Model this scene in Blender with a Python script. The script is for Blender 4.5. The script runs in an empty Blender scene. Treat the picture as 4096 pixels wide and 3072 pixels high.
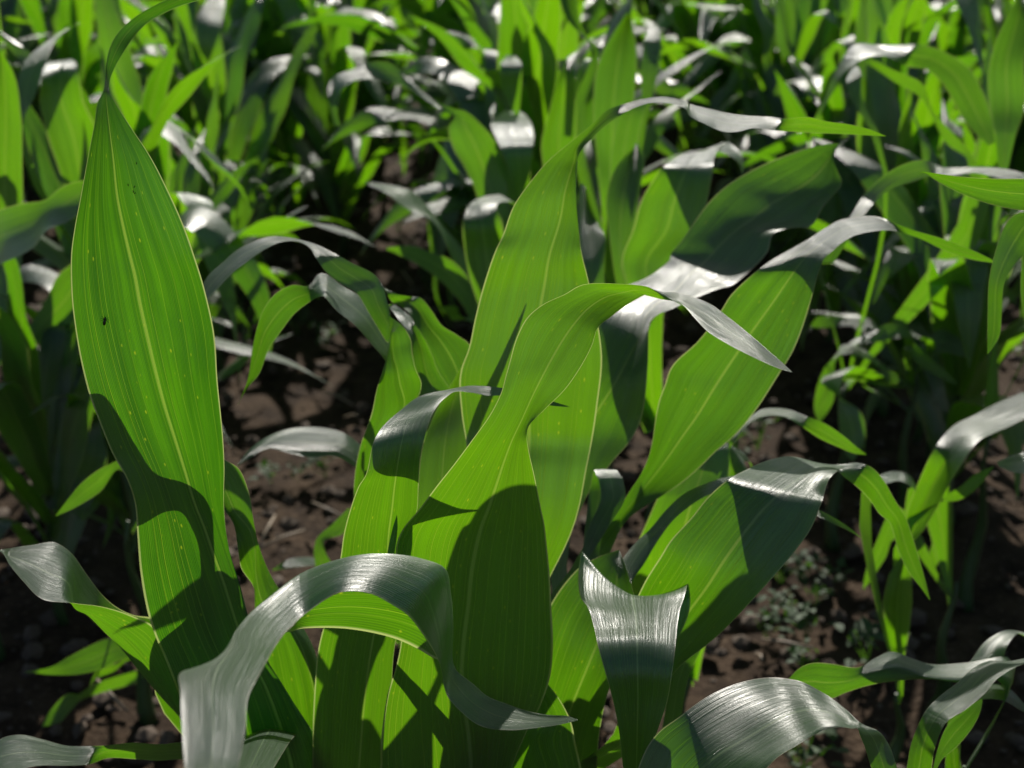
import bpy, bmesh, math, random
from mathutils import Vector, Matrix, noise
R = math.radians
rnd = random.Random(7)
sc = bpy.context.scene
COL = sc.collection

# ------------------------------------------------------------------ camera
CAM = Vector((0, 0, 1.2))
PITCH = R(22)
HT = 0.346                      # tan(half horizontal field of view)
cam = bpy.data.cameras.new('camera')
cam.sensor_width = 17.3
cam.lens = 17.3 / (2 * HT)
cam.clip_start = 0.02
cam.clip_end = 500
cam.dof.use_dof = True
cam.dof.focus_distance = 0.985
cam.dof.aperture_fstop = 4.0
co = bpy.data.objects.new('camera', cam)
COL.objects.link(co)
co.location = CAM
co.rotation_euler = (R(90) - PITCH, 0, 0)
sc.camera = co
FWD = Vector((0, math.cos(PITCH), -math.sin(PITCH)))
UPV = Vector((0, math.sin(PITCH), math.cos(PITCH)))
RGT = Vector((1, 0, 0))

CROPS = {'0': (0, 0, .54004), '1': (0, 0, 1.58), '2': (1350, 0, 1.58), '3': (2696, 0, 1.58),
         '4': (0, 1000, 1.58), '5': (1350, 1000, 1.58), '6': (2696, 1000, 1.58),
         '7': (0, 2022, 1.58), '8': (1350, 2022, 1.58), '9': (2696, 2022, 1.58),
         'A': (1200, 2300, 1.8433), 'B': (2100, 1500, 1.8433), 'C': (2200, 2100, 1.7068),
         'D': (1300, 1100, 2.0738), 'E': (2400, 900, 1.8433), 'F': (800, 1700, 1.2091)}


def at(c, x, y, Y):
    """world point seen at a traced photo position, Y metres in front of the camera foot"""
    ox, oy, s = CROPS[c]
    X = (ox + x / s) / 2048 - 1
    V = (1536 - (oy + y / s)) / 2048
    d = FWD + RGT * (X * HT) + UPV * (V * HT)
    return CAM + d * (Y / d.y)


# ------------------------------------------------------------------ sun and sky
SUN_EL, SUN_AZ = R(37), R(6.5)      # azimuth to the right of straight ahead
sun_dir = Vector((math.sin(SUN_AZ) * math.cos(SUN_EL), math.cos(SUN_AZ) * math.cos(SUN_EL), math.sin(SUN_EL)))
w = bpy.data.worlds.new('World')
sc.world = w
w.use_nodes = True
nt = w.node_tree
bg = nt.nodes['Background']
sky = nt.nodes.new('ShaderNodeTexSky')
sky.sky_type = 'NISHITA'
sky.sun_disc = False
sky.sun_elevation = SUN_EL
sky.sun_rotation = SUN_AZ
nt.links.new(sky.outputs[0], bg.inputs[0])
bg.inputs[1].default_value = 0.05
sl = bpy.data.lights.new('sun', 'SUN')
sl.energy = 5.0
sl.angle = R(0.53)
sl.color = (1, .95, .86)
so = bpy.data.objects.new('sun', sl)
COL.objects.link(so)
so.location = (2, 4, 6)
so.rotation_euler = (-sun_dir).to_track_quat('-Z', 'Y').to_euler()
sc.view_settings.view_transform = 'Standard'
sc.view_settings.look = 'None'
sc.view_settings.exposure = 0.35
sc.view_settings.gamma = 1
sc.cycles.max_bounces = 8
sc.cycles.transmission_bounces = 6
sc.cycles.sample_clamp_indirect = 4
sc.cycles.use_denoising = True


# ------------------------------------------------------------------ materials
def N(nt, t, **kw):
    n = nt.nodes.new(t)
    for k, v in kw.items():
        setattr(n, k, v)
    return n


def math_n(nt, op, a, b=None, c=None, clamp=False):
    n = N(nt, 'ShaderNodeMath', operation=op)
    n.use_clamp = clamp
    for i, v in enumerate((a, b, c)):
        if v is None:
            continue
        if isinstance(v, (int, float)):
            n.inputs[i].default_value = v
        else:
            nt.links.new(v, n.inputs[i])
    return n.outputs[0]


def mix_c(nt, f, a, b):
    n = N(nt, 'ShaderNodeMix', data_type='RGBA')
    for s, v in ((n.inputs[0], f), (n.inputs[6], a), (n.inputs[7], b)):
        if isinstance(v, (int, float)):
            s.default_value = v
        elif isinstance(v, tuple):
            s.default_value = (*v, 1)
        else:
            nt.links.new(v, s)
    return n.outputs[2]


def mrange(nt, v, a, b, c=0., d=1.):
    n = N(nt, 'ShaderNodeMapRange')
    nt.links.new(v, n.inputs[0])
    for i, q in enumerate((a, b, c, d)):
        n.inputs[i + 1].default_value = q
    return n.outputs[0]


def leaf_material(name, hero, rough=(.28, .42)):
    m = bpy.data.materials.new(name)
    m.use_nodes = True
    nt = m.node_tree
    nt.nodes.clear()
    L = nt.links.new
    out = N(nt, 'ShaderNodeOutputMaterial')
    uv = N(nt, 'ShaderNodeUVMap')
    sep = N(nt, 'ShaderNodeSeparateXYZ')
    L(uv.outputs[0], sep.inputs[0])
    u, v = sep.outputs[0], sep.outputs[1]
    info = N(nt, 'ShaderNodeObjectInfo')
    r = info.outputs['Random']

    def streak(su, sv, detail=2.0, off=0.0):
        cmb = N(nt, 'ShaderNodeCombineXYZ')
        L(math_n(nt, 'MULTIPLY', u, su), cmb.inputs[0])
        L(math_n(nt, 'MULTIPLY', v, sv), cmb.inputs[1])
        L(math_n(nt, 'MULTIPLY_ADD', r, 37.0, off), cmb.inputs[2])
        n = N(nt, 'ShaderNodeTexNoise')
        n.inputs['Scale'].default_value = 1
        n.inputs['Detail'].default_value = detail
        n.inputs['Roughness'].default_value = .6
        L(cmb.outputs[0], n.inputs['Vector'])
        return n.outputs[0]
    tone = N(nt, 'ShaderNodeSeparateColor')
    L(info.outputs['Color'], tone.inputs[0])
    tone = tone.outputs[0]
    broad = streak(9, 5, 2)
    fine = streak(95, 3.0, 3, 5)
    blotch = streak(3.5, 22, 3, 11)
    # parallel veins
    uj = math_n(nt, 'ADD', u, math_n(nt, 'MULTIPLY', math_n(nt, 'SUBTRACT', streak(6, 6, 1, 3), .5), .02))
    cosv = math_n(nt, 'COSINE', math_n(nt, 'MULTIPLY', uj, 2 * math.pi * 28))
    vein = math_n(nt, 'MULTIPLY', mrange(nt, cosv, .8, 1.0), mrange(nt, streak(26, 1.2, 1, 9), .38, .6))
    cosf = math_n(nt, 'COSINE', math_n(nt, 'MULTIPLY', uj, 2 * math.pi * 96))
    au = math_n(nt, 'ABSOLUTE', math_n(nt, 'SUBTRACT', u, .5))
    rib = mrange(nt, au, .008, .018, 1., 0.)
    edge = math_n(nt, 'MULTIPLY', mrange(nt, au, .487, .494), .6)
    # small yellow flecks
    cmb = N(nt, 'ShaderNodeCombineXYZ')
    L(math_n(nt, 'MULTIPLY', u, 26), cmb.inputs[0])
    L(math_n(nt, 'MULTIPLY', v, 120), cmb.inputs[1])
    L(math_n(nt, 'MULTIPLY', r, 91), cmb.inputs[2])
    vo = N(nt, 'ShaderNodeTexVoronoi')
    vo.inputs['Scale'].default_value = 1
    L(cmb.outputs[0], vo.inputs['Vector'])
    sepc = N(nt, 'ShaderNodeSeparateColor')
    L(vo.outputs['Color'], sepc.inputs[0])
    fleck = math_n(nt, 'MULTIPLY', mrange(nt, vo.outputs['Distance'], .10, .22, 1., 0.), math_n(nt, 'GREATER_THAN', sepc.outputs[0], .88))
    # colour seen in transmitted light
    g = 1.22 if hero else 1.5  # background copy transmits more, a painted boost of the backlight
    def T(a, b, c):
        return (a * g, b * g, c)
    t0 = mix_c(nt, mrange(nt, broad, .32, .66), T(0.0056, 0.0471, .0010), T(0.0340, 0.1231, .0012))
    t1 = mix_c(nt, math_n(nt, 'MULTIPLY', mrange(nt, fine, .35, .65), .62), t0, T(0.0081, 0.0532, .0008))
    t1 = mix_c(nt, math_n(nt, 'MULTIPLY', mrange(nt, cosf, .0, 1.0), .28), t1, T(0.0794, 0.1991, .0025))
    t1 = mix_c(nt, math_n(nt, 'MULTIPLY', mrange(nt, blotch, .52, .78), .5), t1, T(0.0114, 0.0646, .0008))
    t1 = mix_c(nt, math_n(nt, 'MULTIPLY', tone, .60), t1, T(0.0939, 0.2067, .0014))
    t2 = mix_c(nt, math_n(nt, 'MULTIPLY', vein, .42), t1, T(0.1538, 0.2508, .012))
    t2 = mix_c(nt, math_n(nt, 'MULTIPLY', fleck, .5), t2, T(0.2348, 0.2812, .012))
    t2 = mix_c(nt, math_n(nt, 'MULTIPLY', rib, .55), t2, T(0.1457, 0.2128, .028))
    t2 = mix_c(nt, edge, t2, T(0.2915, 0.3040, .14))
    # colour seen in reflected light
    d0 = mix_c(nt, broad, (0.0077, 0.0221, 0.0086), (0.0163, 0.0384, 0.0144))
    d1 = mix_c(nt, math_n(nt, 'MULTIPLY', vein, .5), d0, (0.0360, 0.0672, 0.0336))
    d1 = mix_c(nt, math_n(nt, 'MULTIPLY', rib, .8), d1, (0.0672, 0.1056, 0.0528))
    d1 = mix_c(nt, mrange(nt, blotch, .60, .80, 0., .35), d1, (0.0440, 0.0680, 0.0360))
    d1 = mix_c(nt, math_n(nt, 'MULTIPLY', edge, mrange(nt, streak(1, 30, 2, 17), .40, .60)), d1, (0.0720, 0.0360, 0.0240))
    d1 = mix_c(nt, math_n(nt, 'MULTIPLY', edge, mrange(nt, streak(1, 30, 2, 17), .60, .40)), d1, (0.1824, 0.1824, 0.1248))
    # relief: shallow ribbing along the blade
    h = math_n(nt, 'ADD', math_n(nt, 'MULTIPLY', fine, .40), math_n(nt, 'MULTIPLY', cosf, .10))
    h = math_n(nt, 'ADD', h, math_n(nt, 'MULTIPLY', vein, -.5))
    grain = streak(60, 600, 1, 21)
    h = math_n(nt, 'ADD', h, math_n(nt, 'MULTIPLY', broad, 2.0))
    if hero:
        h = math_n(nt, 'ADD', h, math_n(nt, 'MULTIPLY', grain, .14))
    bump = N(nt, 'ShaderNodeBump')
    bump.inputs['Strength'].default_value = .6
    bump.inputs['Distance'].default_value = .0016
    L(h, bump.inputs['Height'])
    p = N(nt, 'ShaderNodeBsdfPrincipled')
    L(d1, p.inputs['Base Color'])
    L(mrange(nt, fine, .3, .7, *rough), p.inputs['Roughness'])
    p.inputs['IOR'].default_value = 1.5
    p.inputs['Specular IOR Level'].default_value = 1.0
    L(bump.outputs[0], p.inputs['Normal'])
    tr = N(nt, 'ShaderNodeBsdfTranslucent')
    L(t2, tr.inputs[0])
    L(bump.outputs[0], tr.inputs['Normal'])
    add = N(nt, 'ShaderNodeAddShader')
    L(p.outputs[0], add.inputs[0])
    L(tr.outputs[0], add.inputs[1])
    L(add.outputs[0], out.inputs[0])
    return m


def soft_material(name, dif, trn, rough=.5):
    m = bpy.data.materials.new(name)
    m.use_nodes = True
    nt = m.node_tree
    nt.nodes.clear()
    out = N(nt, 'ShaderNodeOutputMaterial')
    tc = N(nt, 'ShaderNodeTexCoord')
    n = N(nt, 'ShaderNodeTexNoise')
    n.inputs['Scale'].default_value = 60
    nt.links.new(tc.outputs['Object'], n.inputs['Vector'])
    p = N(nt, 'ShaderNodeBsdfPrincipled')
    nt.links.new(mix_c(nt, n.outputs[0], tuple(c * .75 for c in dif), tuple(min(1, c * 1.25) for c in dif)), p.inputs['Base Color'])
    p.inputs['Roughness'].default_value = rough
    if trn:
        tr = N(nt, 'ShaderNodeBsdfTranslucent')
        tr.inputs[0].default_value = (*trn, 1)
        add = N(nt, 'ShaderNodeAddShader')
        nt.links.new(p.outputs[0], add.inputs[0])
        nt.links.new(tr.outputs[0], add.inputs[1])
        nt.links.new(add.outputs[0], out.inputs[0])
    else:
        nt.links.new(p.outputs[0], out.inputs[0])
    return m


def soil_material():
    m = bpy.data.materials.new('soil')
    m.use_nodes = True
    nt = m.node_tree
    p = nt.nodes['Principled BSDF']
    tc = N(nt, 'ShaderNodeTexCoord')
    n1 = N(nt, 'ShaderNodeTexNoise')
    n1.inputs['Scale'].default_value = 14
    n1.inputs['Detail'].default_value = 6
    n2 = N(nt, 'ShaderNodeTexNoise')
    n2.inputs['Scale'].default_value = 90
    n2.inputs['Detail'].default_value = 4
    for n in (n1, n2):
        nt.links.new(tc.outputs['Object'], n.inputs['Vector'])
    c = mix_c(nt, mrange(nt, n1.outputs[0], .3, .7), (.017, .010, .006), (.062, .040, .024))
    c = mix_c(nt, mrange(nt, n2.outputs[0], .55, .75), c, (.10, .07, .046))
    nt.links.new(c, p.inputs['Base Color'])
    p.inputs['Roughness'].default_value = .9
    p.inputs['Specular IOR Level'].default_value = .1
    b = N(nt, 'ShaderNodeBump')
    b.inputs['Distance'].default_value = .006
    nt.links.new(n2.outputs[0], b.inputs['Height'])
    nt.links.new(b.outputs[0], p.inputs['Normal'])
    return m


M_LEAF = leaf_material('maize_leaf', True)
M_LEAF_GLOW = leaf_material('maize_leaf_backlit_glow', False, (.30, .42))  # same leaf for the blurred plants, extra backlit glow put into its colour
M_RIB = soft_material('maize_midrib', (.09, .15, .06), (.10, .15, .03), .45)
M_STALK = soft_material('maize_stalk', (.035, .07, .02), (.01, .03, .003), .45)
M_WEED = soft_material('weed_leaf', (.018, .045, .012), (.03, .075, .004), .75)
M_BUG = soft_material('insect_shell', (.012, .011, .010), None, .35)
M_SOIL = soil_material()
M_CLOD = soft_material('soil_clod', (.080, .056, .039), None, .9)
M_STRAW = soft_material('straw', (.26, .20, .14), None, .6)


# ------------------------------------------------------------------ helpers
def tag(o, label=None, cat=None, group=None, kind=None):
    for k, v in (('label', label), ('category', cat), ('group', group), ('kind', kind)):
        if v:
            o[k] = v
    return o


def link(o, parent=None):
    COL.objects.link(o)
    if parent is not None:
        o.parent = parent
        o.matrix_parent_inverse = Matrix.Translation(-parent.location)
    return o


def empty(name, loc):
    o = bpy.data.objects.new(name, None)
    o.empty_display_size = .05
    o.location = loc
    COL.objects.link(o)
    return o


def hermite(pts, ts, n):
    """smooth resample of a list of points (cubic, non-uniform); n steps per span"""
    k = len(pts)
    tan = []
    for i in range(k):
        if i == 0:
            tan.append((pts[1] - pts[0]) / (ts[1] - ts[0]))
        elif i == k - 1:
            tan.append((pts[-1] - pts[-2]) / (ts[-1] - ts[-2]))
        else:
            a = (pts[i] - pts[i - 1]) / (ts[i] - ts[i - 1])
            b = (pts[i + 1] - pts[i]) / (ts[i + 1] - ts[i])
            wa, wb = ts[i + 1] - ts[i], ts[i] - ts[i - 1]
            tan.append((a * wa + b * wb) / (wa + wb))
    out = []
    for i in range(k - 1):
        h = ts[i + 1] - ts[i]
        for j in range(n if i < k - 2 else n + 1):
            s = j / n
            s2, s3 = s * s, s * s * s
            out.append(pts[i] * (2 * s3 - 3 * s2 + 1) + tan[i] * (h * (s3 - 2 * s2 + s)) + pts[i + 1] * (3 * s2 - 2 * s3) + tan[i + 1] * (h * (s3 - s2)))
    return out


def ribbon_mesh(name, Ls, Rs, Ms, across=12, ripple=.0012, seed=0, mat=None):
    """sheet through left margin, midrib and right margin polylines"""
    bm = bmesh.new()
    uvl = bm.loops.layers.uv.new('UVMap')
    rows, vs = [], []
    v = 0
    for i, (l, r, m) in enumerate(zip(Ls, Rs, Ms)):
        if i:
            v += (m - Ms[i - 1]).length
        row = []
        j0, j1 = max(0, i - 1), min(len(Ms) - 1, i + 1)
        tang = (Ms[j1] - Ms[j0])
        nrm = (r - l).cross(tang)
        nrm = nrm.normalized() if nrm.length > 1e-9 else Vector((0, 0, 1))
        wid = (r - l).length
        for j in range(across + 1):
            t = -1 + 2 * j / across
            p = l * (t * (t - 1) / 2) + m * (1 - t * t) + r * (t * (t + 1) / 2)
            # V shaped groove at the midrib
            vee = l.lerp(m, t + 1) if t < 0 else m.lerp(r, t)
            p = p.lerp(vee, .28)
            q = noise.noise(Vector((v * 16 + seed * 3.1, t * 1.5 + seed, seed * .7)))
            p += nrm * (ripple * q * (.25 + t * t) * min(1, wid / .03))
            row.append(bm.verts.new(p))
        rows.append(row)
        vs.append(v)
    for i in range(len(rows) - 1):
        for j in range(across):
            try:
                f = bm.faces.new((rows[i][j], rows[i][j + 1], rows[i + 1][j + 1], rows[i + 1][j]))
            except ValueError:
                continue
            f.smooth = True
            for lo, (a, b) in zip(f.loops, ((i, j), (i, j + 1), (i + 1, j + 1), (i + 1, j))):
                lo[uvl].uv = (b / across, vs[a])
    me = bpy.data.meshes.new(name)
    bm.to_mesh(me)
    bm.free()
    me.materials.append(mat or M_LEAF)
    return me


def tube_mesh(name, pts, rads, mat, seg=8, flat=None):
    bm = bmesh.new()
    rings = []
    for i, p in enumerate(pts):
        t = (pts[min(i + 1, len(pts) - 1)] - pts[max(i - 1, 0)]).normalized()
        a = t.orthogonal().normalized() if flat is None else flat[i]
        a = (a - t * a.dot(t)).normalized()
        b = t.cross(a)
        k = 1 if flat is None else .45
        rings.append([bm.verts.new(p + (a * math.cos(q) + b * math.sin(q) * k) * rads[i]) for q in (2 * math.pi * s / seg for s in range(seg))])
    for i in range(len(rings) - 1):
        for s in range(seg):
            bm.faces.new((rings[i][s], rings[i][(s + 1) % seg], rings[i + 1][(s + 1) % seg], rings[i + 1][s])).smooth = True
    bm.faces.new(rings[0][::-1])
    bm.faces.new(rings[-1])
    me = bpy.data.meshes.new(name)
    bm.to_mesh(me)
    bm.free()
    me.materials.append(mat)
    return me


class Plant:
    def __init__(self, label, px, py, Y, height, group=None):
        g = at('0', px, py, Y)
        self.base = Vector((g.x, g.y, 0))
        self.h = height
        self.o = empty('maize_plant', self.base)
        tag(self.o, label, 'maize plant', group)
        n = 10
        pts = [self.base + Vector((.008 * math.sin(i * .9 + px), .008 * math.cos(i * .7 + px), -.03 + (height + .03) * i / n)) for i in range(n + 1)]
        rads = [.0125 * (1 - .85 * i / n) * (1.12 if i % 2 else .96) for i in range(n + 1)]
        link(bpy.data.objects.new('stalk', tube_mesh('stalk', pts, rads, M_STALK, 10)), self.o)

    def leaf(self, spec, ys, hero=True, attach=True, label=None, n=6, rib=True, sw=.012, rw=.0015, tone=None):
        """spec: 'crop:lx,ly,rx,ry[,mx,my] ... | crop:...'  ys: (position 0-1, Y, dL, dR, dM)"""
        secs = []
        for blk in spec.split('|'):
            c, body = blk.strip().split(':')
            for tok in body.split():
                secs.append((c, [float(q) for q in tok.split(',')]))
        k = len(secs)
        Ls, Rs, Ms = [], [], []
        for i, (c, q) in enumerate(secs):
            s = i / (k - 1)
            for a in range(len(ys) - 1):
                if s <= ys[a + 1][0] + 1e-9:
                    break
            y0, y1 = ys[a], ys[a + 1]
            f = min(1, max(0, (s - y0[0]) / (y1[0] - y0[0])))
            Y, dL, dR, dM = (y0[z] + (y1[z] - y0[z]) * f for z in (1, 2, 3, 4))
            l = at(c, q[0], q[1], Y + dL)
            r = at(c, q[2], q[3], Y + dR)
            mx, my = (q[4], q[5]) if len(q) > 4 else ((q[0] + q[2]) / 2, (q[1] + q[3]) / 2)
            m = at(c, mx, my, Y + (dL + dR) / 2 + dM)
            Ls.append(l)
            Rs.append(r)
            Ms.append(m)
        if not attach:                     # a narrow stem-like base, hidden in the photo
            sw = .0025
        if True:
            z = max(.06, min(self.h - .02, min(Ms[0].z, Ls[0].z, Rs[0].z) - .10))
            b = Vector((self.base.x, self.base.y, z))
            side = (Rs[0] - Ls[0]).normalized()
            up = Vector((0, 0, .03))
            Ls.insert(0, b - side * sw)
            Rs.insert(0, b + side * sw)
            Ms.insert(0, b + up * .2)
        ts = [0]
        for i in range(1, len(Ms)):
            ts.append(ts[-1] + max(.004, ((Ms[i] - Ms[i - 1]).length + (Ls[i] - Ls[i - 1]).length + (Rs[i] - Rs[i - 1]).length) / 3))
        l2, r2, m2 = (hermite(q, ts, n) for q in (Ls, Rs, Ms))
        sd = rnd.random() * 50
        me = ribbon_mesh('leaf', l2, r2, m2, 14 if hero else 8, .0016, sd, M_LEAF if hero else M_LEAF_GLOW)
        o = link(bpy.data.objects.new('leaf', me), self.o)
        t = (.45 if hero else .65) if tone is None else tone
        o.color = (t, t, t, 1)
        if label:
            o['label'] = label
        if rib and hero:
            sides = [(b - a).normalized() if (b - a).length > 1e-6 else Vector((1, 0, 0)) for a, b in zip(l2, r2)]
            e = int(len(m2) * .93)
            rr = [max(.0003, min(rw * (1 - .8 * i / e), .06 * (r2[i] - l2[i]).length)) for i in range(e)]
            ro = bpy.data.objects.new('midrib', tube_mesh('midrib', m2[:e], rr, M_RIB, 6, sides[:e]))
            link(ro)
            ro.parent = o
            ro.matrix_parent_inverse = Matrix.Translation(-self.base)
        return o


exec_list = []
# ================================================================== traced plants
# ---- tall plant at the left
P1 = Plant('tall sharp maize plant with one wide upright blade pinched to a hooked tip', 600, 1750, .99, .52)
P1.leaf('7:1250,1800,2100,1700,1870,1780 1150,1250,1800,1160,1690,1165 1060,1010,1650,930,1590,960 975,810,1560,710,1500,750 '
        '925,640,1510,500,1420,500 885,400,1455,310,1345,290 868,180,1425,130,1290,130 | 4:855,1620,1415,1600,1235,1610 '
        '800,1450,1418,1380,1170,1400 710,1290,1410,1200,1105,1190 620,1060,1395,1030,1040,980 560,890,1375,820,985,770 '
        '505,670,1362,600,930,540 470,450,1340,450,885,340 450,230,1280,200,850,150 | 1:447,1640,1240,1650,825,1630 '
        '470,1440,1160,1420,780,1440 510,1240,1060,1200,740,1240 555,1000,945,980,715,1000 600,780,820,790,690,800 '
        '622,640,725,640,674,650 655,570,690,575,670,575 665,500,692,515,676,510 668,420,720,440,690,440 690,310,770,350 '
        '745,205,840,240 840,115,930,145 970,35,1080,60 1100,-20,1250,0 1300,-60,1400,-40 1500,-60,1505,-55',
        [(0, .985, -.025, -.010, .004), (.16, .98, -.034, -.012, .008), (.26, .978, -.034, -.022, .010), (.36, .975, -.032, -.036, .012), (.5, .97, -.026, -.030, .012), (.58, .965, -.026, -.014, .008), (.64, .965, -.024, -.006, .004), (.7, .96, -.01, -.002, .0), (.8, .965, -.002, .002, 0), (.9, .99, -.012, .012, 0), (1, 1.03, -.012, .012, 0)], rw=.0026, tone=.05)
P1.leaf('7:1130,900,1130,1150,1140,1340 1000,750,1040,900,1000,1190 945,710,965,765,880,1050 840,690,850,705,760,900 740,640,740,660,660,800 '
        '650,560,620,630,560,700 550,430,500,618,470,640 440,295,380,606,420,480 350,240,270,585,310,430 200,255,150,480,170,360 80,270,60,380,60,320 '
        '0,280,0,292,0,286 -150,340,-170,420 -260,420,-265,425',
        [(0, .985, .02, -.02, 0), (.35, .965, .03, -.012, 0), (.5, .955, .038, -.026, -.006), (.615, .95, .038, -.026, -.004), (.69, .948, .026, -.018, 0), (.77, .945, .013, -.009, 0), (.85, .94, 0, 0, 0), (1, .92, 0, 0, 0)])
P1.leaf('F:430,1659,600,1500,560,1600 330,1200,590,1250,540,1230 300,1000,540,1060,460,1010 265,880,400,820,300,850 262,790,340,720,272,730 '
        '200,690,280,570,265,600 183,600,255,450,235,500 160,480,235,330,170,420 110,400,190,215,130,330 75,310,115,165,90,230 60,200,70,130,64,165',
        [(0, 1.0, .01, .01, -.012), (.35, 1.012, .012, .012, -.010), (.6, 1.015, 0, .0, .008), (1, 1.05, 0, 0, .005)])
P1.leaf('0:335,1500,560,1500 340,1400,540,1400 350,1300,515,1310 375,1245,500,1235 435,1205,490,1170 455,1150,484,1125 454,1100,481,1070 440,1050,476,1010 414,1003,455,975 385,988,420,945 334,985,368,905 285,940,328,830 250,850,290,740 236,760,262,690 230,680,232,676',
        [(0, 1.0, 0, 0, 0), (.3, .995, 0, 0, .004), (.6, .988, 0, 0, .0), (1, .995, 0, 0, .0)], rib=False)  # unseen leaf added behind the tall blade, outlined to shade its lower part
P1.leaf('7:1165,1800,1450,1800 1165,1659,1500,1659 1150,1400,1548,1430 1142,1180,1565,1220,1340,1190 1142,1060,1640,1060,1370,1040 1330,1020,1700,950,1450,920 '
        '1600,850,1760,850,1510,765 1830,800,1835,755,1680,590 | A:60,392,40,275,60,-40 330,393,300,135,390,-140 560,430,520,145,660,-158 '
        '740,485,680,220,900,-122 870,545,800,295,1070,-50 985,610,900,420,1112,130 1090,640,965,525,1128,360 1140,662,1022,640,1105,590 '
        '1165,710,1040,720 1280,800,1080,890 1380,885,1180,1005 1520,940,1320,1110 1700,1000,1550,1148 1850,1030,1750,1130 1970,1040,1920,1103 2050,1068,2045,1072',
        [(0, .50, 0, 0, 0), (.043, .53, 0, 0, -.002), (.087, .56, 0, 0, -.003), (.13, .59, 0, 0, -.004), (.174, .618, 0, 0, -.004), (.217, .645, .005, -.004, -.002), (.26, .69, .025, -.014, 0), (.304, .73, .040, -.026, .006), (.348, .758, .045, -.030, .012), (.5, .775, .045, -.030, .012), (.6, .775, .030, -.020, .006), (.7, .77, .016, -.010, 0), (.85, .765, .025, -.016, .0), (1, .765, .0, 0, 0)], sw=.02)
P1.leaf('7:1300,1480,1290,1620 1150,1492,1150,1600 1000,1503,1000,1605 850,1493,850,1595 720,1505,700,1592 600,1520,560,1637 420,1515,400,1645 '
        '260,1470,230,1650 120,1445,60,1690 20,1465,-40,1720 -100,1560,-120,1760 -220,1700,-222,1702',
        [(0, .95, -.01, .01, 0), (.35, .93, -.015, .015, 0), (.5, .92, .016, -.014, 0), (.8, .91, .032, -.022, 0), (1, .90, 0, 0, 0)])

# ---- central plant
P2 = Plant('sharpest maize plant, its three broad glowing blades crossing upright in the middle', 1040, 1800, .99, .56)
P2.leaf('8:760,900,1230,700 780,500,1330,480 | 5:860,1500,1535,1600 835,1350,1575,1380 815,1230,1605,1230 780,1000,1640,1000,1212,1000 780,760,1672,680,1228,730 830,620,1655,520,1250,560 870,430,1615,330,1280,375 '
        '910,270,1590,210,1308,225 1000,0,1540,0,1350,0 | 2:1040,1500,1530,1500,1400,1420 1120,1290,1510,1290,1440,1210 1220,1150,1505,1150,1470,1100 1330,1020,1507,1060,1495,1020 1490,885,1530,965,1515,930 '
        '1600,795,1600,880,1590,845 1700,700,1700,790 1820,655,1820,710 1960,620,1960,655 2060,615,2080,648 2212,650,2212,690 | 3:100,660,100,720 '
        '230,692,210,785 350,720,310,830 460,738,400,833 570,748,500,812 660,752,620,825 760,742,740,830 850,737,850,835 960,765,960,842 1100,785,1100,850 1230,815,1230,857 1340,860,1340,862',
        [(0, 1.06, 0, 0, 0), (.12, 1.09, 0, 0, .01), (.3, 1.125, -.006, -.012, .012), (.42, 1.145, .0, -.008, .008), (.5, 1.155, .006, 0, 0), (.58, 1.165, .006, -.006, 0), (.66, 1.175, .026, -.018, .002), (.78, 1.185, .026, -.016, 0), (.86, 1.185, -.008, .008, 0), (1, 1.185, 0, 0, 0)], tone=.8)
P2.leaf('8:240,1900,1050,1900,830,1900 270,1659,1100,1659,845,1659 275,1480,1190,1440,830,1460 315,1200,1290,1250,800,1250 370,1020,1345,1080,785,1050 405,830,1362,880,798,850 395,630,1352,640,828,620 372,420,1340,420,848,420 '
        '372,250,1322,250,880,250 420,140,1308,130,915,120 | 5:500,1659,1290,1659,945,1659 620,1500,1245,1430,1000,1500 740,1350,1205,1250,1060,1320 850,1200,1196,1160,1110,1190 950,1060,1215,1105,1165,1075 '
        '1030,910,1310,1010,1235,920 1062,800,1440,880,1300,790 1090,700,1540,735,1370,660 1130,560,1610,600,1440,545 1190,440,1645,495,1510,450 1290,350,1740,415,1590,365 '
        '1430,285,1830,350,1690,300 1590,215,1940,288,1810,268 | E:220,440,345,520 330,450,430,537 430,487,510,555 560,497,620,615 700,530,700,700 820,580,800,790 950,680,930,865 '
        '1090,795,1070,940 1220,905,1200,1010 1330,1000,1320,1062 1420,1085,1420,1087',
        [(0, .93, 0, 0, .012), (.25, .92, 0, -.004, .012), (.4, .905, .0, 0, .010), (.48, .91, .004, .004, .0), (.58, .925, -.004, .0, .004), (.667, .945, -.014, .014, 0), (.727, .95, -.012, .010, 0), (.758, .952, .0, 0, 0), (.79, .94, .032, -.02, .003), (.9, .89, .034, -.02, 0), (1, .845, 0, 0, 0)], sw=.02, tone=.75)
P2.leaf('8:-158,1800,330,1800,120,1800 -158,1659,330,1659,135,1659 -148,1200,340,1200,175,1200 -120,900,360,900,215,900 -70,700,400,700,255,700 17,340,420,340,312,340 40,180,450,150,326,165 | 5:75,1659,500,1659,345,1640 130,1500,512,1480,360,1500 190,1390,525,1300,385,1330 '
        '220,1240,555,1180,410,1200 275,1125,600,1050,450,1090 400,1010,650,970,540,1000 520,925,700,925,620,930 700,882,755,898 850,857,870,908 960,862,950,922 1040,872,1040,920 1200,900,1190,935 1340,950,1330,980 1475,992,1475,994',
        [(0, .97, 0, 0, 0), (.3, .955, 0, 0, .01), (.48, .945, 0, -.006, .004), (.62, .985, .018, -.010, -.004), (.75, 1.0, .006, -.004, 0), (1, 1.0, 0, 0, 0)], sw=.02, tone=.6)
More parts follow.
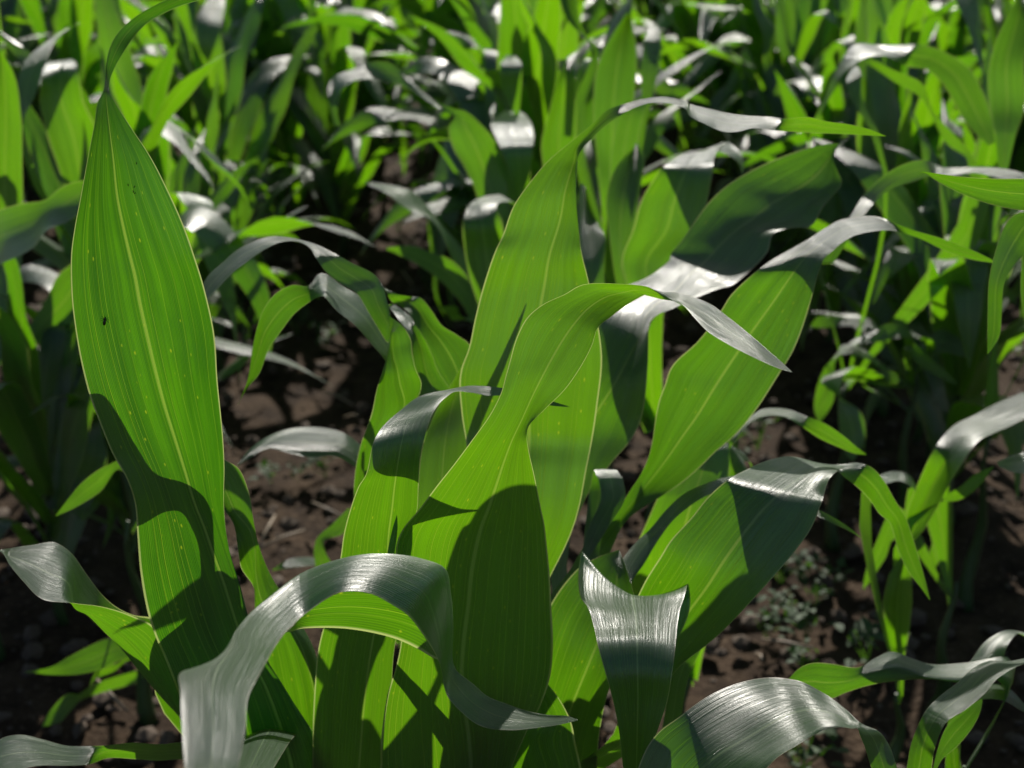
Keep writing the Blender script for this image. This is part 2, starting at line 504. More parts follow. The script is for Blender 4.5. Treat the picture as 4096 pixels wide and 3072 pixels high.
P2.leaf('0:895,1190,1000,1190 903,1052,1005,1040 914,960,1012,930 940,892,1018,850 972,835,1036,775 1008,770,1064,705 1060,640,1105,600 1110,540,1140,510 1158,440,1161,438',
        [(0, 1.1, 0, 0, 0), (.4, 1.16, 0, 0, .006), (1, 1.2, 0, 0, .0)], tone=.9)
P2.leaf('8:500,2000,1560,2000 560,1659,1540,1659,970,1659 640,1500,1505,1500,930,1450 760,1350,1470,1350 850,1150,1350,1150 900,1000,1200,1000 980,850,1020,850',
        [(0, .955, 0, 0, .01), (.5, .96, 0, 0, .01), (1, .97, 0, 0, 0)], sw=.02)
P2.leaf('8:300,600,350,600 315,300,362,290 335,200,375,200 355,120,380,130 375,60,377,62',
        [(0, .945, 0, 0, 0), (1, .94, 0, 0, 0)], rib=False, label='small new pointed leaf still half rolled')

# ---- plant leaning to the right
P3 = Plant('maize plant behind the silver leaf, its long blades leaning away over the soil', 1230, 1800, 1.06, .5)
P3.leaf('B:180,1640,330,1720,250,1650 330,1440,500,1520,400,1430 480,1200,620,1330,530,1230 650,1040,730,1100,680,1080 790,830,880,970,800,930 '
        '850,740,1010,890,890,820 905,620,1140,805,985,700 940,480,1290,680,1080,570 960,340,1400,570,1170,440 985,210,1540,450,1270,300 1030,80,1700,260,1380,120 '
        '| E:540,1030,1330,1080,900,1110 720,860,1420,930,1020,930 880,650,1500,740,1160,730 970,510,1560,540,1290,550 1130,360,1598,390,1420,360 1250,265,1640,270,1500,255 '
        '| 3:850,1510,1010,1580 960,1440,1070,1525 1060,1387,1160,1478 1170,1373,1260,1457 1290,1376,1370,1450 1400,1412,1440,1470 1520,1457,1560,1515 1700,1510,1720,1590 1870,1575,1870,1640 2050,1662,2050,1666',
        [(0, 1.16, 0, 0, 0), (.2, 1.2, .0, 0, .008), (.45, 1.22, -.006, -.004, .012), (.6, 1.235, -.004, -.004, .008), (.66, 1.26, .015, -.015, 0), (.74, 1.31, .03, -.02, 0), (.82, 1.32, .014, -.008, 0), (.88, 1.31, -.006, .006, 0), (1, 1.28, -.004, .004, 0)])
P3.leaf('B:150,1000,450,900 120,700,640,640 80,450,800,450 | E:-100,1000,352,1030,120,1150 -50,820,358,850,210,980 0,690,362,730,290,830 80,560,420,660,330,690 190,450,540,608,420,580 330,395,720,530,560,480 430,330,870,470,650,380 520,250,1000,425,720,320 '
        '| 3:-20,1610,480,1710,200,1650 60,1510,590,1590,300,1540 130,1400,625,1480,400,1450 210,1290,740,1443,500,1380 320,1185,870,1425,610,1290 450,1100,935,1320,720,1230 580,1033,985,1260,820,1170 720,978,1060,1160,910,1100 '
        '850,935,1035,1085,960,1035 960,910,1010,1010,1000,970 1050,905,1035,930 1115,865,1112,870',
        [(0, 1.26, 0, 0, 0), (.25, 1.35, .0, .0, .006), (.33, 1.41, .02, -.02, .0), (.43, 1.46, .036, -.032, .004), (.52, 1.49, .02, -.03, .006), (.75, 1.54, .02, -.02, .01), (1, 1.58, 0, 0, 0)])
P3.leaf('C:480,1300,720,1350 520,900,800,1080,700,950 560,600,900,950,830,800 640,400,1050,830,930,620 750,220,1200,700,1060,440 | B:1090,1200,1840,1480,1480,1350 1230,1050,2000,1290,1610,1170 1350,900,2110,1130,1740,1010 1500,765,2180,960,1870,880 '
        '| 6:450,1385,945,1560,740,1480 600,1325,975,1460,830,1420 740,1305,1010,1415,900,1375 890,1338,1035,1395,980,1370 1000,1352,1042,1398 1090,1348,1060,1410 1170,1345,1095,1445 1250,1375,1160,1500 1325,1455,1240,1580 1390,1570,1300,1665 '
        '| 9:1460,70,1365,110 1510,220,1420,290 1555,370,1490,430 1590,490,1560,520 1618,596,1615,597',
        [(0, 1.0, 0, 0, 0), (.2, 1.0, .0, -.006, .012), (.36, 1.03, .012, -.016, .010), (.43, 1.06, .045, -.03, .006), (.5, 1.09, .06, -.045, .004), (.58, 1.13, .04, -.045, 0), (.64, 1.15, .016, -.016, 0), (.72, 1.16, -.004, .004, 0), (.85, 1.16, -.010, .010, 0), (1, 1.14, -.002, .002, 0)])
P3.leaf('B:640,1700,760,1620 665,1530,790,1520 700,1390,880,1390 790,1270,970,1240 930,1130,1090,1080 1040,990,1210,980 1170,870,1330,900 1350,790,1450,850 1530,745,1560,790 1700,760,1705,770',
        [(0, 1.08, 0, 0, 0), (.5, 1.14, .015, -.01, -.006), (1, 1.2, 0, 0, 0)])
P3.leaf('8:1180,1800,1640,1800 1180,1659,1640,1659,1380,1659 1190,1300,1670,1350,1470,1300 1230,950,1740,1100,1590,1000 1340,640,1840,900,1660,830 1500,420,1900,700,1740,640 1640,330,1850,480,1770,430 1780,280,1785,290',
        [(0, 1.03, 0, 0, .01), (.5, 1.03, .006, -.006, .01), (1, 1.1, 0, 0, 0)])
P3.leaf('C:720,1600,880,1600 780,1300,905,1250 830,1020,960,1000 900,850,1040,830 1000,700,1090,720 1080,600,1085,610',
        [(0, 1.08, 0, 0, 0), (1, 1.12, 0, 0, 0)])
P3.leaf('9:800,-30,800,40 850,-5,850,45 930,35,920,75 1040,95,1030,125 1120,150,1115,165 1182,202,1180,204', [(0, 1.12, .01, 0, 0), (1, 1.14, 0, 0, 0)], attach=False, rib=False)
P3.leaf('B:540,760,720,760 560,900,740,900 480,1100,640,1080 430,1260,520,1270 400,1400,420,1410', [(0, 1.2, 0, 0, 0), (1, 1.14, 0, 0, 0)], attach=False, rib=False)

# ---- front plant with the silver leaf
P5 = Plant('maize plant whose leaf bends to a bright silver saddle beside a grey arched leaf', 1380, 1900, .85, .36)
P5.leaf('C:520,1800,640,1800 497,1640,660,1640,590,1640 470,1400,735,1400,595,1400 430,1200,800,1200,600,1200 370,980,838,980,597,980 330,840,855,850,595,830 300,700,868,690,590,690 '
        '255,560,890,570,580,590 212,505,912,510,570,545 192,400,930,450,565,510 203,240,936,412,562,487 215,190,940,405,562,478 240,230,950,430,562,500 280,380,958,500,570,590 360,550,945,610,590,690 440,680,900,720,620,750 520,780,865,775,650,790',
        [(0, .86, 0, 0, 0), (.12, .862, 0, 0, .002), (.25, .872, 0, 0, .0), (.3125, .884, 0, 0, 0), (.375, .910, 0, 0, 0), (.4375, .934, 0, 0, .0), (.5, .947, 0.004, 0, .0), (.5625, .956, .02, .004, -.006), (.625, .963, .045, .012, -.02), (.6875, .969, .045, .012, -.018), (.75, .978, .035, .01, -.008), (1, .97, 0, 0, 0)], sw=.01)
P5.leaf('C:540,1900,1000,2000 | 9:-215,1620,250,1900,50,1850 -110,1440,420,1780,150,1690 30,1335,560,1680,290,1570 230,1200,660,1590,470,1465 440,1120,770,1530,630,1370 640,1093,860,1475,760,1310 800,1115,960,1420,880,1290 950,1190,1050,1402,990,1315 1090,1292,1120,1407,1100,1365 '
        '1190,1382,1165,1410 1280,1420,1175,1445 1350,1500,1205,1530 1400,1620,1240,1650 1440,1800,1310,1800 1450,1950,1410,1950',
        [(0, .80, .02, -.01, 0), (.2, .80, .04, -.025, .008), (.4, .825, .06, -.035, .0), (.55, .825, .04, -.03, 0), (.65, .82, .01, -.01, 0), (.8, .82, .012, -.01, 0), (1, .81, 0, 0, 0)], sw=.02)

# ---- plants at the right edge
P6 = Plant('maize plant at the lower right corner with wavy white topped leaves', 2040, 1900, 1.08, .40)
P6.leaf('9:2100,960,2050,1100,2080,1050 1850,1000,1800,1110,1820,1085 1620,1008,1600,1098,1600,1068 1510,970,1470,1103,1490,1030 1380,925,1330,1117,1400,1020 1270,965,1200,1145,1260,1050 1150,1022,1080,1185,1100,1110 1000,1000,1000,1220,960,1120 880,995,900,1230 790,1030,800,1200 725,1095,740,1150',
        [(0, 1.08, .03, -.015, -.02), (.45, 1.05, .03, 0, -.015), (.65, 1.03, 0, .01, -.004), (1, 1.02, 0, 0, 0)])
P6.leaf('9:1420,1850,1640,1800 1470,1659,1630,1640 1500,1500,1660,1500 1590,1300,1730,1370 1690,1195,1850,1290 1800,1110,1960,1190 1890,1030,2050,1090 1990,985,2140,1035 2110,985,2220,1003 2212,965,2300,980 2400,950,2450,990',
        [(0, .93, 0, 0, 0), (.3, .93, .015, -.01, 0), (.6, .97, .02, -.012, 0), (1, 1.0, .012, -.008, 0)])
P6.leaf('9:1630,1700,1640,1720 1660,1560,1690,1610 1720,1400,1800,1510 1800,1320,1890,1400 1880,1260,1935,1310 1945,1220,1950,1240',
        [(0, .96, 0, 0, 0), (1, .99, 0, 0, 0)], rib=False)
P6.leaf('9:1780,1150,1850,1180 1890,960,2060,1010 1960,865,2100,900 2080,795,2170,815 2212,800,2260,860 2330,840,2340,850', [(0, 1.1, 0, 0, 0), (.4, 1.13, .02, -.02, 0), (1, 1.18, .01, -.01, 0)])
P6.leaf('9:1930,1130,1950,1230 2080,1130,2090,1240 2150,1180,2180,1290 2260,1310,2265,1330', [(0, 1.08, .02, -.02, 0), (1, 1.08, 0, 0, 0)], rib=False)

P7 = Plant('maize plant beyond the frame edge reaching in with one horizontal pointed leaf', 2480, 900, 1.12, .5)
P7.leaf('3:2600,1250,2600,1400 2500,1180,2500,1350 2350,1140,2350,1335 2212,1130,2212,1325 2060,1128,2050,1298 1900,1122,1880,1245 1750,1108,1740,1185 1640,1092,1640,1130 1580,1085,1585,1095 1538,1093,1540,1096',
        [(0, 1.08, -.01, .01, 0), (.5, 1.02, -.01, .008, .004), (1, .98, 0, 0, 0)])
P7.leaf('3:2600,1500,2500,1600 2450,1400,2450,1540 2300,1340,2380,1460 2170,1350,2300,1480 2090,1430,2230,1590 | 6:2030,20,2160,80 1995,180,2090,200 1983,400,2072,400 1980,550,2050,560 1980,655,1985,657',
        [(0, 1.15, 0, 0, 0), (.4, 1.18, .01, -.01, 0), (1, 1.16, 0, 0, 0)])
P7.leaf('6:2212,450,2300,480 2190,250,2290,260 2200,50,2280,60 | 3:2212,1500,2290,1520 2260,1380,2300,1400', [(0, 1.22, 0, 0, 0), (1, 1.25, 0, 0, 0)], attach=False, rib=False)

P8 = Plant('blurred maize plant with a white topped leaf rising from a green channel at the edge', 1975, 1250, 1.56, .16)
P8.leaf('6:1470,1860,1490,1860 1450,1790,1560,1790 1475,1650,1650,1650 1540,1480,1740,1480 1620,1300,1850,1300 1700,1180,1930,1200 1790,1095,2030,1150 1900,1040,2130,1110 2050,965,2212,1070 2212,900,2320,1000 2400,860,2420,930',
        [(0, 1.5, 0, 0, 0), (.4, 1.5, .01, -.01, .02), (.6, 1.55, .025, -.02, 0), (1, 1.62, .02, -.02, 0)], hero=False, attach=False)
P7.leaf('6:2300,1260,2300,1420 2212,1280,2212,1410 2130,1300,2130,1400 2040,1338,2060,1372', [(0, 1.45, .03, -.03, 0), (1, 1.4, 0, 0, 0)], hero=False, attach=False)
P8.leaf('6:1700,1560,1690,1590 1800,1500,1800,1580 1900,1420,1920,1500 2020,1365,2022,1370', [(0, 1.5, 0, 0, 0), (1, 1.5, 0, 0, 0)], hero=False)
P8.leaf('6:1290,1450,1290,1470 1310,1420,1330,1480 1400,1400,1420,1460 1500,1440,1520,1510 1540,1540,1545,1545', [(0, 1.45, .03, -.02, 0), (1, 1.5, 0, 0, 0)], hero=False, attach=False)

# ---- plant behind the centre, left of the tall blade
P9 = Plant('maize plant half hidden behind the middle blades with an arching dewy leaf', 880, 1300, 1.22, .46)
P9.leaf('D:240,1900,620,1900 240,1750,600,1750 290,1430,640,1400 390,1140,720,1130,660,1080 430,950,800,900,620,890 470,820,752,780,600,780 510,690,722,650,572,690 540,560,712,540,558,600 548,470,650,430,562,470 '
        '540,540,590,380,555,440 515,560,548,350,540,440 440,440,540,310,500,370 350,290,515,220,440,250 260,150,480,90,380,110 150,85,415,0 | 1:2060,1720,2220,1660 1990,1620,2100,1595 1950,1560,1985,1540 1880,1528,1890,1513 1800,1532,1810,1495 1720,1562,1720,1487 1630,1615,1620,1510 1560,1665,1500,1570 '
        '| 4:1490,130,1400,80 1390,230,1310,170 1300,330,1265,250 1240,400,1210,350',
        [(0, 1.14, 0, 0, 0), (.2, 1.14, 0, 0, .01), (.33, 1.16, .005, 0, 0), (.5, 1.2, -.01, .0, 0), (.68, 1.22, -.004, .004, 0), (.78, 1.22, -.02, .02, 0), (1, 1.2, -.01, .01, 0)])
P9.leaf('D:520,760,600,700 500,700,560,600 380,560,480,430 240,400,400,290 110,300,280,170 10,190,130,85 | 4:2045,290,2060,155 1960,325,1940,228 1870,395,1850,222 1780,510,1740,280 1700,630,1660,390 1640,780,1600,600 1560,880,1565,820 1503,975,1505,978',
        [(0, 1.22, -.01, .01, 0), (.25, 1.2, -.03, .03, -.004), (.45, 1.2, -.03, .03, 0), (.55, 1.2, .0, .0, 0), (1, 1.18, 0, 0, .004)])
P9.leaf('D:1000,950,1250,800 900,800,1210,600 800,560,1090,495 730,400,960,410 690,310,880,290 640,270,800,195 570,230,730,180 530,190,600,160 490,110,500,108', [(0, 1.28, 0, 0, 0), (.5, 1.3, 0, 0, .01), (.75, 1.32, -.0, .0, 0), (1, 1.3, -.0, .01, 0)], rib=False)
P9.leaf('D:780,1000,1040,950 740,800,940,800 720,600,880,640 690,480,820,520 620,380,750,415 560,300,680,320 530,270,600,260 500,260,520,250', [(0, 1.24, 0, 0, 0), (.5, 1.25, 0, 0, .01), (.8, 1.28, .0, .02, 0), (1, 1.26, 0, 0, 0)], rib=False)

P10 = Plant('low maize plant by the soil lane with one dark leaf arched like a bridge', 830, 1330, 1.62, .28)
P10.leaf('F:900,200,830,280 775,95,755,205 690,38,650,150 560,10,540,160 430,18,440,140 320,60,330,115 235,125,240,160 180,195,182,200', [(0, 1.4, .01, -.01, 0), (.5, 1.36, .03, -.02, -.01), (1, 1.34, 0, 0, 0)], rib=False)
P10.leaf('F:640,800,720,760 560,690,620,640 560,560,600,560 640,480,700,520 720,400,730,410', [(0, 1.55, 0, 0, 0), (1, 1.6, 0, 0, 0)], hero=False)
P10.leaf('F:700,700,720,720 540,640,560,680 430,650,450,690 350,700,352,705', [(0, 1.62, .02, -.02, 0), (1, 1.62, 0, 0, 0)], hero=False)

P11 = Plant('maize plant hidden behind the leaning blade, its thin leaf arching over bare soil', 1500, 1200, 1.55, .2)
P11.leaf('6:300,1250,330,1290 380,1150,400,1180 470,1065,490,1080 560,1005,590,1045 700,1003,700,1052 830,1048,800,1110 960,1100,920,1190 1070,1175,1050,1250 1160,1250,1150,1288 1217,1292,1216,1294',
         [(0, 1.4, 0, 0, 0), (.4, 1.38, .03, -.02, 0), (.6, 1.38, 0, .0, 0), (1, 1.36, 0, 0, 0)], hero=False)
P11.leaf('B:1440,760,1530,800 1500,490,1640,700 1530,520,1620,640 1600,560,1660,640 1680,700,1685,710', [(0, 1.45, 0, 0, 0), (1, 1.5, 0, 0, 0)], hero=False, attach=False)
P11.leaf('B:980,900,1500,900 1100,700,1505,760 1200,560,1505,560 1300,480,1500,470 1400,380,1420,390', [(0, 1.36, 0, 0, 0), (1, 1.42, 0, 0, 0)], hero=False)

# ---- left row, blurred
P12 = Plant('blurred maize plant cut by the photo edge with a wide glossy dark leaf', -60, 1000, 1.9, .35)
P12.leaf('1:-160,1370,-160,1720 -60,1345,-60,1690 0,1325,20,1659 150,1285,220,1560 290,1260,310,1450 380,1190,440,1390 470,1150,540,1300 600,1130,610,1150', [(0, 1.8, .04, -.03, .02), (.5, 1.7, .05, -.03, .02), (1, 1.72, 0, 0, 0)], hero=False)
P12.leaf('4:-200,640,-200,800 -100,600,-100,780 0,570,0,720 150,510,160,640 280,330,300,555 360,170,440,490 470,80,520,300 560,60,570,80', [(0, 2.0, 0, 0, 0), (1, 2.1, 0, 0, 0)], hero=False)
P12.leaf('1:-80,1500,150,1450 -80,1250,145,1250 -80,1000,140,1000 -60,700,130,700 -40,450,80,450 -20,330,10,330', [(0, 2.1, 0, 0, 0), (1, 2.1, 0, 0, .02)], hero=False)
P12.leaf('4:0,500,20,510 30,380,100,420 60,290,150,330 110,190,130,200', [(0, 2.2, 0, 0, 0), (1, 2.25, 0, 0, .0)], hero=False)
P13 = Plant('blurred bright maize plant behind the tall pinched blade, its leaf topped white', 260, 800, 2.35, .4)
P13.leaf('1:450,1350,580,1350 400,1150,620,1150 300,850,620,850 250,620,520,620 262,500,500,480 262,430,480,405 310,395,450,375', [(0, 2.3, 0, 0, 0), (.65, 2.3, 0, 0, .03), (.85, 2.33, .02, .02, 0), (1, 2.42, 0, 0, 0)], hero=False)
P13.leaf('1:130,750,150,750 110,560,220,600 150,400,290,400 270,280,350,260 400,200,450,170 490,150,500,150', [(0, 2.2, 0, 0, 0), (.5, 2.3, .0, 0, 0), (1, 2.4, .03, 0, 0)], hero=False, attach=False)
P13.leaf('4:430,1550,560,1590 450,1480,600,1500 500,1250,680,1300 560,1150,640,1120 620,1020,640,1010', [(0, 2.0, 0, 0, 0), (1, 2.1, 0, 0, 0)], hero=False, attach=False)
P13.leaf('4:400,680,420,680 400,500,480,560 430,420,500,440 480,380,485,385', [(0, 2.2, 0, 0, 0), (1, 2.2, 0, 0, 0)], hero=False, attach=False)
P14 = Plant('small blurred maize plant in the shaded gap under the curled leaf', 330, 1560, 1.75, .3)
P14.leaf('7:900,870,930,960 850,850,880,960 690,840,790,965 560,890,650,1030 430,960,500,1065 320,1020,330,1070 155,1050,157,1053', [(0, 1.6, 0, 0, 0), (1, 1.5, 0, 0, .0)], hero=False)
P14.leaf('7:800,950,780,1000 740,1000,720,1050 640,1010,600,1100 580,1100,560,1180 560,1190,562,1192', [(0, 1.62, 0, 0, 0), (1, 1.55, 0, 0, .0)], hero=False)
P14.leaf('7:560,1150,540,1220 500,1190,500,1240 420,1190,430,1320 330,1280,380,1370 265,1395,270,1398', [(0, 1.72, 0, 0, 0), (1, 1.66, 0, 0, .0)], hero=False)
P14.leaf('4:900,1250,900,1350 800,1300,800,1400 720,1340,740,1390 600,1405,640,1520 500,1490,540,1590 430,1575,450,1640 350,1680,352,1682', [(0, 1.4, 0, 0, 0), (1, 1.35, 0, 0, .0)], hero=False, attach=False)

# ---- centre row, blurred
P15 = Plant('blurred maize plant with a single lime leaf standing beside the pale soil lane', 1050, 760, 2.05, .35)
P15.leaf('0:1040,680,1075,680 1015,600,1098,600 1004,540,1092,540 1000,480,1082,472 1008,452,1072,448 1030,430,1100,436 1080,420,1130,450', [(0, 2.0, 0, 0, 0), (.6, 2.0, 0, 0, .02), (1, 2.14, .02, -.02, 0)], hero=False)
P15.leaf('D:1200,350,1260,420 1060,380,1120,330 1020,330,1090,260 950,270,1000,260', [(0, 2.1, 0, 0, 0), (1, 2.05, 0, 0, 0)], hero=False)
P15.leaf('0:1010,600,1000,660 970,560,945,600 930,545,900,570 880,530,850,545 835,535,836,540', [(0, 2.1, .0, .0, 0), (.4, 2.1, .0, 0, 0), (1, 2.1, .0, 0, 0)], hero=False)
P15.leaf('0:1010,560,990,590 960,490,935,480 900,420,880,450 850,400,830,415 788,392,789,398', [(0, 2.15, .02, -.02, 0), (.5, 2.15, .05, -.04, 0), (1, 2.1, .0, 0, 0)], hero=False)
P16 = Plant('blurred maize plant with a round ended lime leaf beside a bent white one', 1110, 520, 2.35, .4)
P16.leaf('2:930,1400,1100,1400 870,1200,1080,1250 800,1050,1065,1130 730,930,1010,920 705,800,900,780 740,735,800,700 700,700,705,690', [(0, 2.3, 0, 0, 0), (1, 2.35, 0, 0, .0)], hero=False)
P16.leaf('2:1120,1400,1210,1400 1110,1250,1212,1240 1080,1080,1220,1050 1040,960,1230,940 1000,870,1240,870 970,795,1230,800 1010,740,1200,740 1060,700,1150,700', [(0, 2.3, 0, 0, 0), (.4, 2.28, 0, 0, .0), (.75, 2.4, 0, 0, .0), (1, 2.55, 0, 0, .0)], hero=False)
P16.leaf('2:1110,700,1150,700 1040,560,1160,560 1030,440,1165,440 1045,385,1150,385 1070,350,1120,350', [(0, 2.5, 0, 0, 0), (.5, 2.5, 0, 0, .0), (1, 2.65, 0, 0, .0)], hero=False)
P16.leaf('2:1000,1000,1010,960 800,760,760,700 650,690,620,640 540,620,480,520 400,540,330,400 230,500,180,400 110,510,90,440 30,560,-20,490 0,700,-60,600 20,800,-20,790', [(0, 2.3, 0, 0, 0), (.5, 2.35, -.01, .02, 0), (.75, 2.35, -.02, .03, 0), (1, 2.3, 0, 0, .0)], hero=False)
P17 = Plant('blurred maize plant with the widest upright glowing leaf behind the hooked tip', 1330, 560, 2.45, .4)
P17.leaf('2:1660,1200,1800,1200 1640,1000,1830,1000 1620,700,1865,700 1630,480,1888,500 1680,320,1890,320 1750,200,1870,190 1830,80,1850,80', [(0, 2.4, 0, 0, 0), (1, 2.5, 0, 0, .03)], hero=False)
P17.leaf('2:1320,1250,1460,1250 1300,1050,1500,1050 1290,900,1505,850 1340,700,1505,650 1390,500,1500,450 1430,410,1520,360 1480,350,1530,330', [(0, 2.35, 0, 0, 0), (.8, 2.35, 0, 0, .03), (1, 2.5, 0, 0, .0)], hero=False)
P17.leaf('2:1700,1400,1900,1400 1720,1200,1900,1180 1740,900,1900,880 1800,700,1940,700 1900,620,1960,640', [(0, 2.2, 0, 0, 0), (1, 2.25, 0, 0, .0)], hero=False)
P17.leaf('2:1500,650,1560,660 1600,300,1650,350 1450,120,1540,160 1400,-40,1500,-60 1420,-160,1430,-170', [(0, 2.55, 0, 0, 0), (1, 2.7, 0, 0, .03)], hero=False)
P17.leaf('2:1920,640,1990,600 1920,400,2040,380 1940,250,2045,240 1980,160,2030,170', [(0, 2.5, 0, 0, 0), (1, 2.6, 0, 0, .0)], hero=False)
P18 = Plant('blurred maize plant with a broad lime leaf crossed by a dark shadow', 1420, 760, 1.85, .4)
P18.leaf('2:1830,1800,2080,1800 1800,1659,2100,1659 1870,1450,2290,1450 1930,1250,2340,1250 2030,1090,2370,1080 2130,1000,2380,1000 2250,960,2420,930 2400,950,2480,900 2520,1010,2560,980 2560,1100,2565,1105', [(0, 1.75, 0, 0, 0), (.45, 1.78, 0, 0, .02), (.6, 1.85, 0, .0, .0), (.75, 1.92, -.03, .05, 0), (1, 1.9, 0, 0, 0)], hero=False)
P18.leaf('2:1720,1500,1850,1560 1700,1250,1900,1300 1740,1100,1920,1150 1800,1000,1940,1000 1880,920,1900,900', [(0, 1.9, 0, 0, 0), (1, 2.0, 0, 0, .02)], hero=False)
P18.leaf('2:1530,1700,1680,1700 1510,1500,1690,1500 1520,1300,1640,1400 1540,1150,1580,1200', [(0, 1.7, 0, 0, 0), (1, 1.8, 0, 0, .02)], hero=False)

# ---- right row, blurred
P19 = Plant('blurred maize plant with a white topped arching leaf near the upper corner', 1850, 620, 2.25, .3)
P19.leaf('3:870,800,890,800 900,720,930,720 960,600,1000,590 1000,490,1060,480 1060,380,1130,420 1150,280,1230,360 1300,285,1350,350 1440,285,1400,375 1560,282,1480,420 1690,320,1600,440 1850,420,1700,530 1940,560,1800,700 2010,750,1880,820 2030,900,1990,920', [(0, 2.2, 0, 0, 0), (.3, 2.15, .02, -.02, 0), (.45, 2.2, .08, -.06, .0), (.6, 2.2, .0, .0, 0), (1, 2.1, 0, 0, 0)], hero=False, attach=False)
P19.leaf('3:1850,1000,1900,1000 1700,880,1640,700 1560,620,1560,520 1400,520,1380,440 1250,420,1250,380 1180,390,1182,392', [(0, 2.2, 0, 0, 0), (1, 2.3, .0, 0, 0)], hero=False, attach=False)
P19.leaf('3:1240,820,1290,830 1130,640,1200,640 1090,500,1180,460 1130,430,1160,420', [(0, 2.2, 0, 0, 0), (1, 2.3, .0, 0, 0)], hero=False, attach=False)
P20 = Plant('blurred maize plant with tall lime blades against the upper photo edge', 2190, 560, 2.05, .3)
P20.leaf('3:2030,850,2160,850 2000,690,2212,690 1995,400,2212,380 2060,200,2250,180 2130,60,2260,0 2180,-60,2230,-60', [(0, 2.0, 0, 0, 0), (1, 2.1, 0, 0, .02)], hero=False)
P20.leaf('3:1850,150,1940,190 1790,20,1930,60 1760,-80,1900,-60 1750,-150,1850,-150', [(0, 2.5, 0, 0, 0), (1, 2.6, 0, 0, .0)], hero=False, attach=False)
P20.leaf('3:2300,1150,2300,1200 2212,1095,2212,1180 2000,1055,2000,1110 1900,1055,1900,1090 1720,1055,1740,1110 1590,1013,1620,1110 1470,1030,1500,1150 1330,1105,1380,1190 1210,1220,1280,1270 1110,1370,1210,1350 930,1659,1010,1659', [(0, 1.75, .02, -.02, 0), (.4, 1.7, .04, -.03, 0), (.5, 1.66, 0, 0, 0), (1, 1.5, 0, 0, 0)], hero=False, attach=False)
P21 = Plant('small blurred maize plant with short narrow leaves over the shaded ground', 1960, 950, 2.3, .3)
for s_, y_ in (('6:1560,560,1600,560 1440,480,1400,560 1340,470,1300,580 1250,520,1200,590 1130,570,1110,610 1080,620,1060,660 1000,690,980,750 955,750,957,752', 2.2),
               ('6:1520,640,1500,560 1600,560,1580,660 1700,500,1720,650 1800,560,1800,670 1870,670,1872,674', 2.25),
               ('6:1300,520,1330,540 1250,440,1240,490 1100,430,1080,480 980,415,980,490 900,430,900,490 860,480,862,484', 2.3),
               ('6:1480,640,1560,620 1540,720,1640,700 1650,790,1720,770 1780,850,1790,840', 2.2),
               ('6:1020,700,960,740 1010,800,920,820 1010,950,890,940 960,1040,890,1020 920,1090,915,1092', 2.15),
               ('6:1150,800,1130,830 1080,860,1060,900 1045,930,1040,935', 2.2),
               ('6:1060,940,1040,960 1160,1000,1040,1060 1210,1120,1060,1200 1200,1220,1090,1290 1130,1340,1135,1345', 2.0),
               ('6:1220,790,1220,820 1300,765,1310,835 1400,780,1410,840 1440,820,1442,824', 2.2)):
    P21.leaf(s_, [(0, y_, 0.015, -.015, 0), (1, y_ - .03, 0, 0, 0)], hero=False, attach=False)
P22 = Plant('blurred maize plant with thin drooping lime tips in the dark hollow', 2060, 1250, 1.75, .2)
for s_, y_ in (('9:1480,-100,1700,-100 1460,20,1640,30 1450,110,1560,120', 1.75), ('9:1350,60,1370,230 1290,200,1340,320 1240,330,1290,400 1200,480,1230,490 1195,530,1197,532', 1.7),
               ('9:1650,110,1700,100 1630,250,1705,200 1605,330,1690,300 1610,400,1660,380 1630,440,1635,440', 1.8)):
    P22.leaf(s_, [(0, y_, 0, 0, 0), (1, y_, 0, 0, 0)], hero=False, attach=False)

# ================================================================== field of young maize in rows
def blade(name, length, width, h0, az, th0, bend, seed, kink=0.0):
    """one leaf blade growing from the stalk: rises at th0 and droops along its length"""
    q = random.Random(seed)
    n = 22
    p = Vector((0, 0, h0))
    th = th0
    out = Vector((math.cos(az), math.sin(az), 0))
    sid = Vector((-math.sin(az), math.cos(az), 0))
    tw0, tw1 = q.uniform(-.15, .15), q.uniform(-1.3, 1.3)
    Ls, Rs, Ms = [], [], []
    ph, am = q.uniform(0, 6), q.uniform(.1, .3)
    for i in range(n + 1):
        s = i / n
        th = th0 - bend * (s ** 1.6) - kink * max(0, min(1, (s - .45) * 8))
        t = out * math.cos(th) + Vector((0, 0, 1)) * math.sin(th)
        if i:
            p = p + t * (length / n)
            p = p + sid * (.012 * math.sin(s * 4 + ph) * length / n * 8)
        wd = width * (.36 + .64 * min(1, s / .30) ** .8) * max(0.0, 1 - max(0, (s - .30) / .70) ** 1.9) + .0006
        nr = sid.cross(t).normalized()
        a = tw0 + tw1 * s * s
        sd = sid * math.cos(a) + nr * math.sin(a)
        up = nr * math.cos(a) - sid * math.sin(a)
        wl = am * wd * math.sin(s * 17 + ph) * s * 1.2
        wr = am * wd * math.sin(s * 15 + ph * 2.1) * s * 1.2
        Ms.append(p.copy())
        Ls.append(p - sd * wd / 2 + up * (wd * .10 + wl))
        Rs.append(p + sd * wd / 2 + up * (wd * .10 + wr))
    return ribbon_mesh(name, Ls, Rs, Ms, 6, .001, seed, M_LEAF_GLOW)


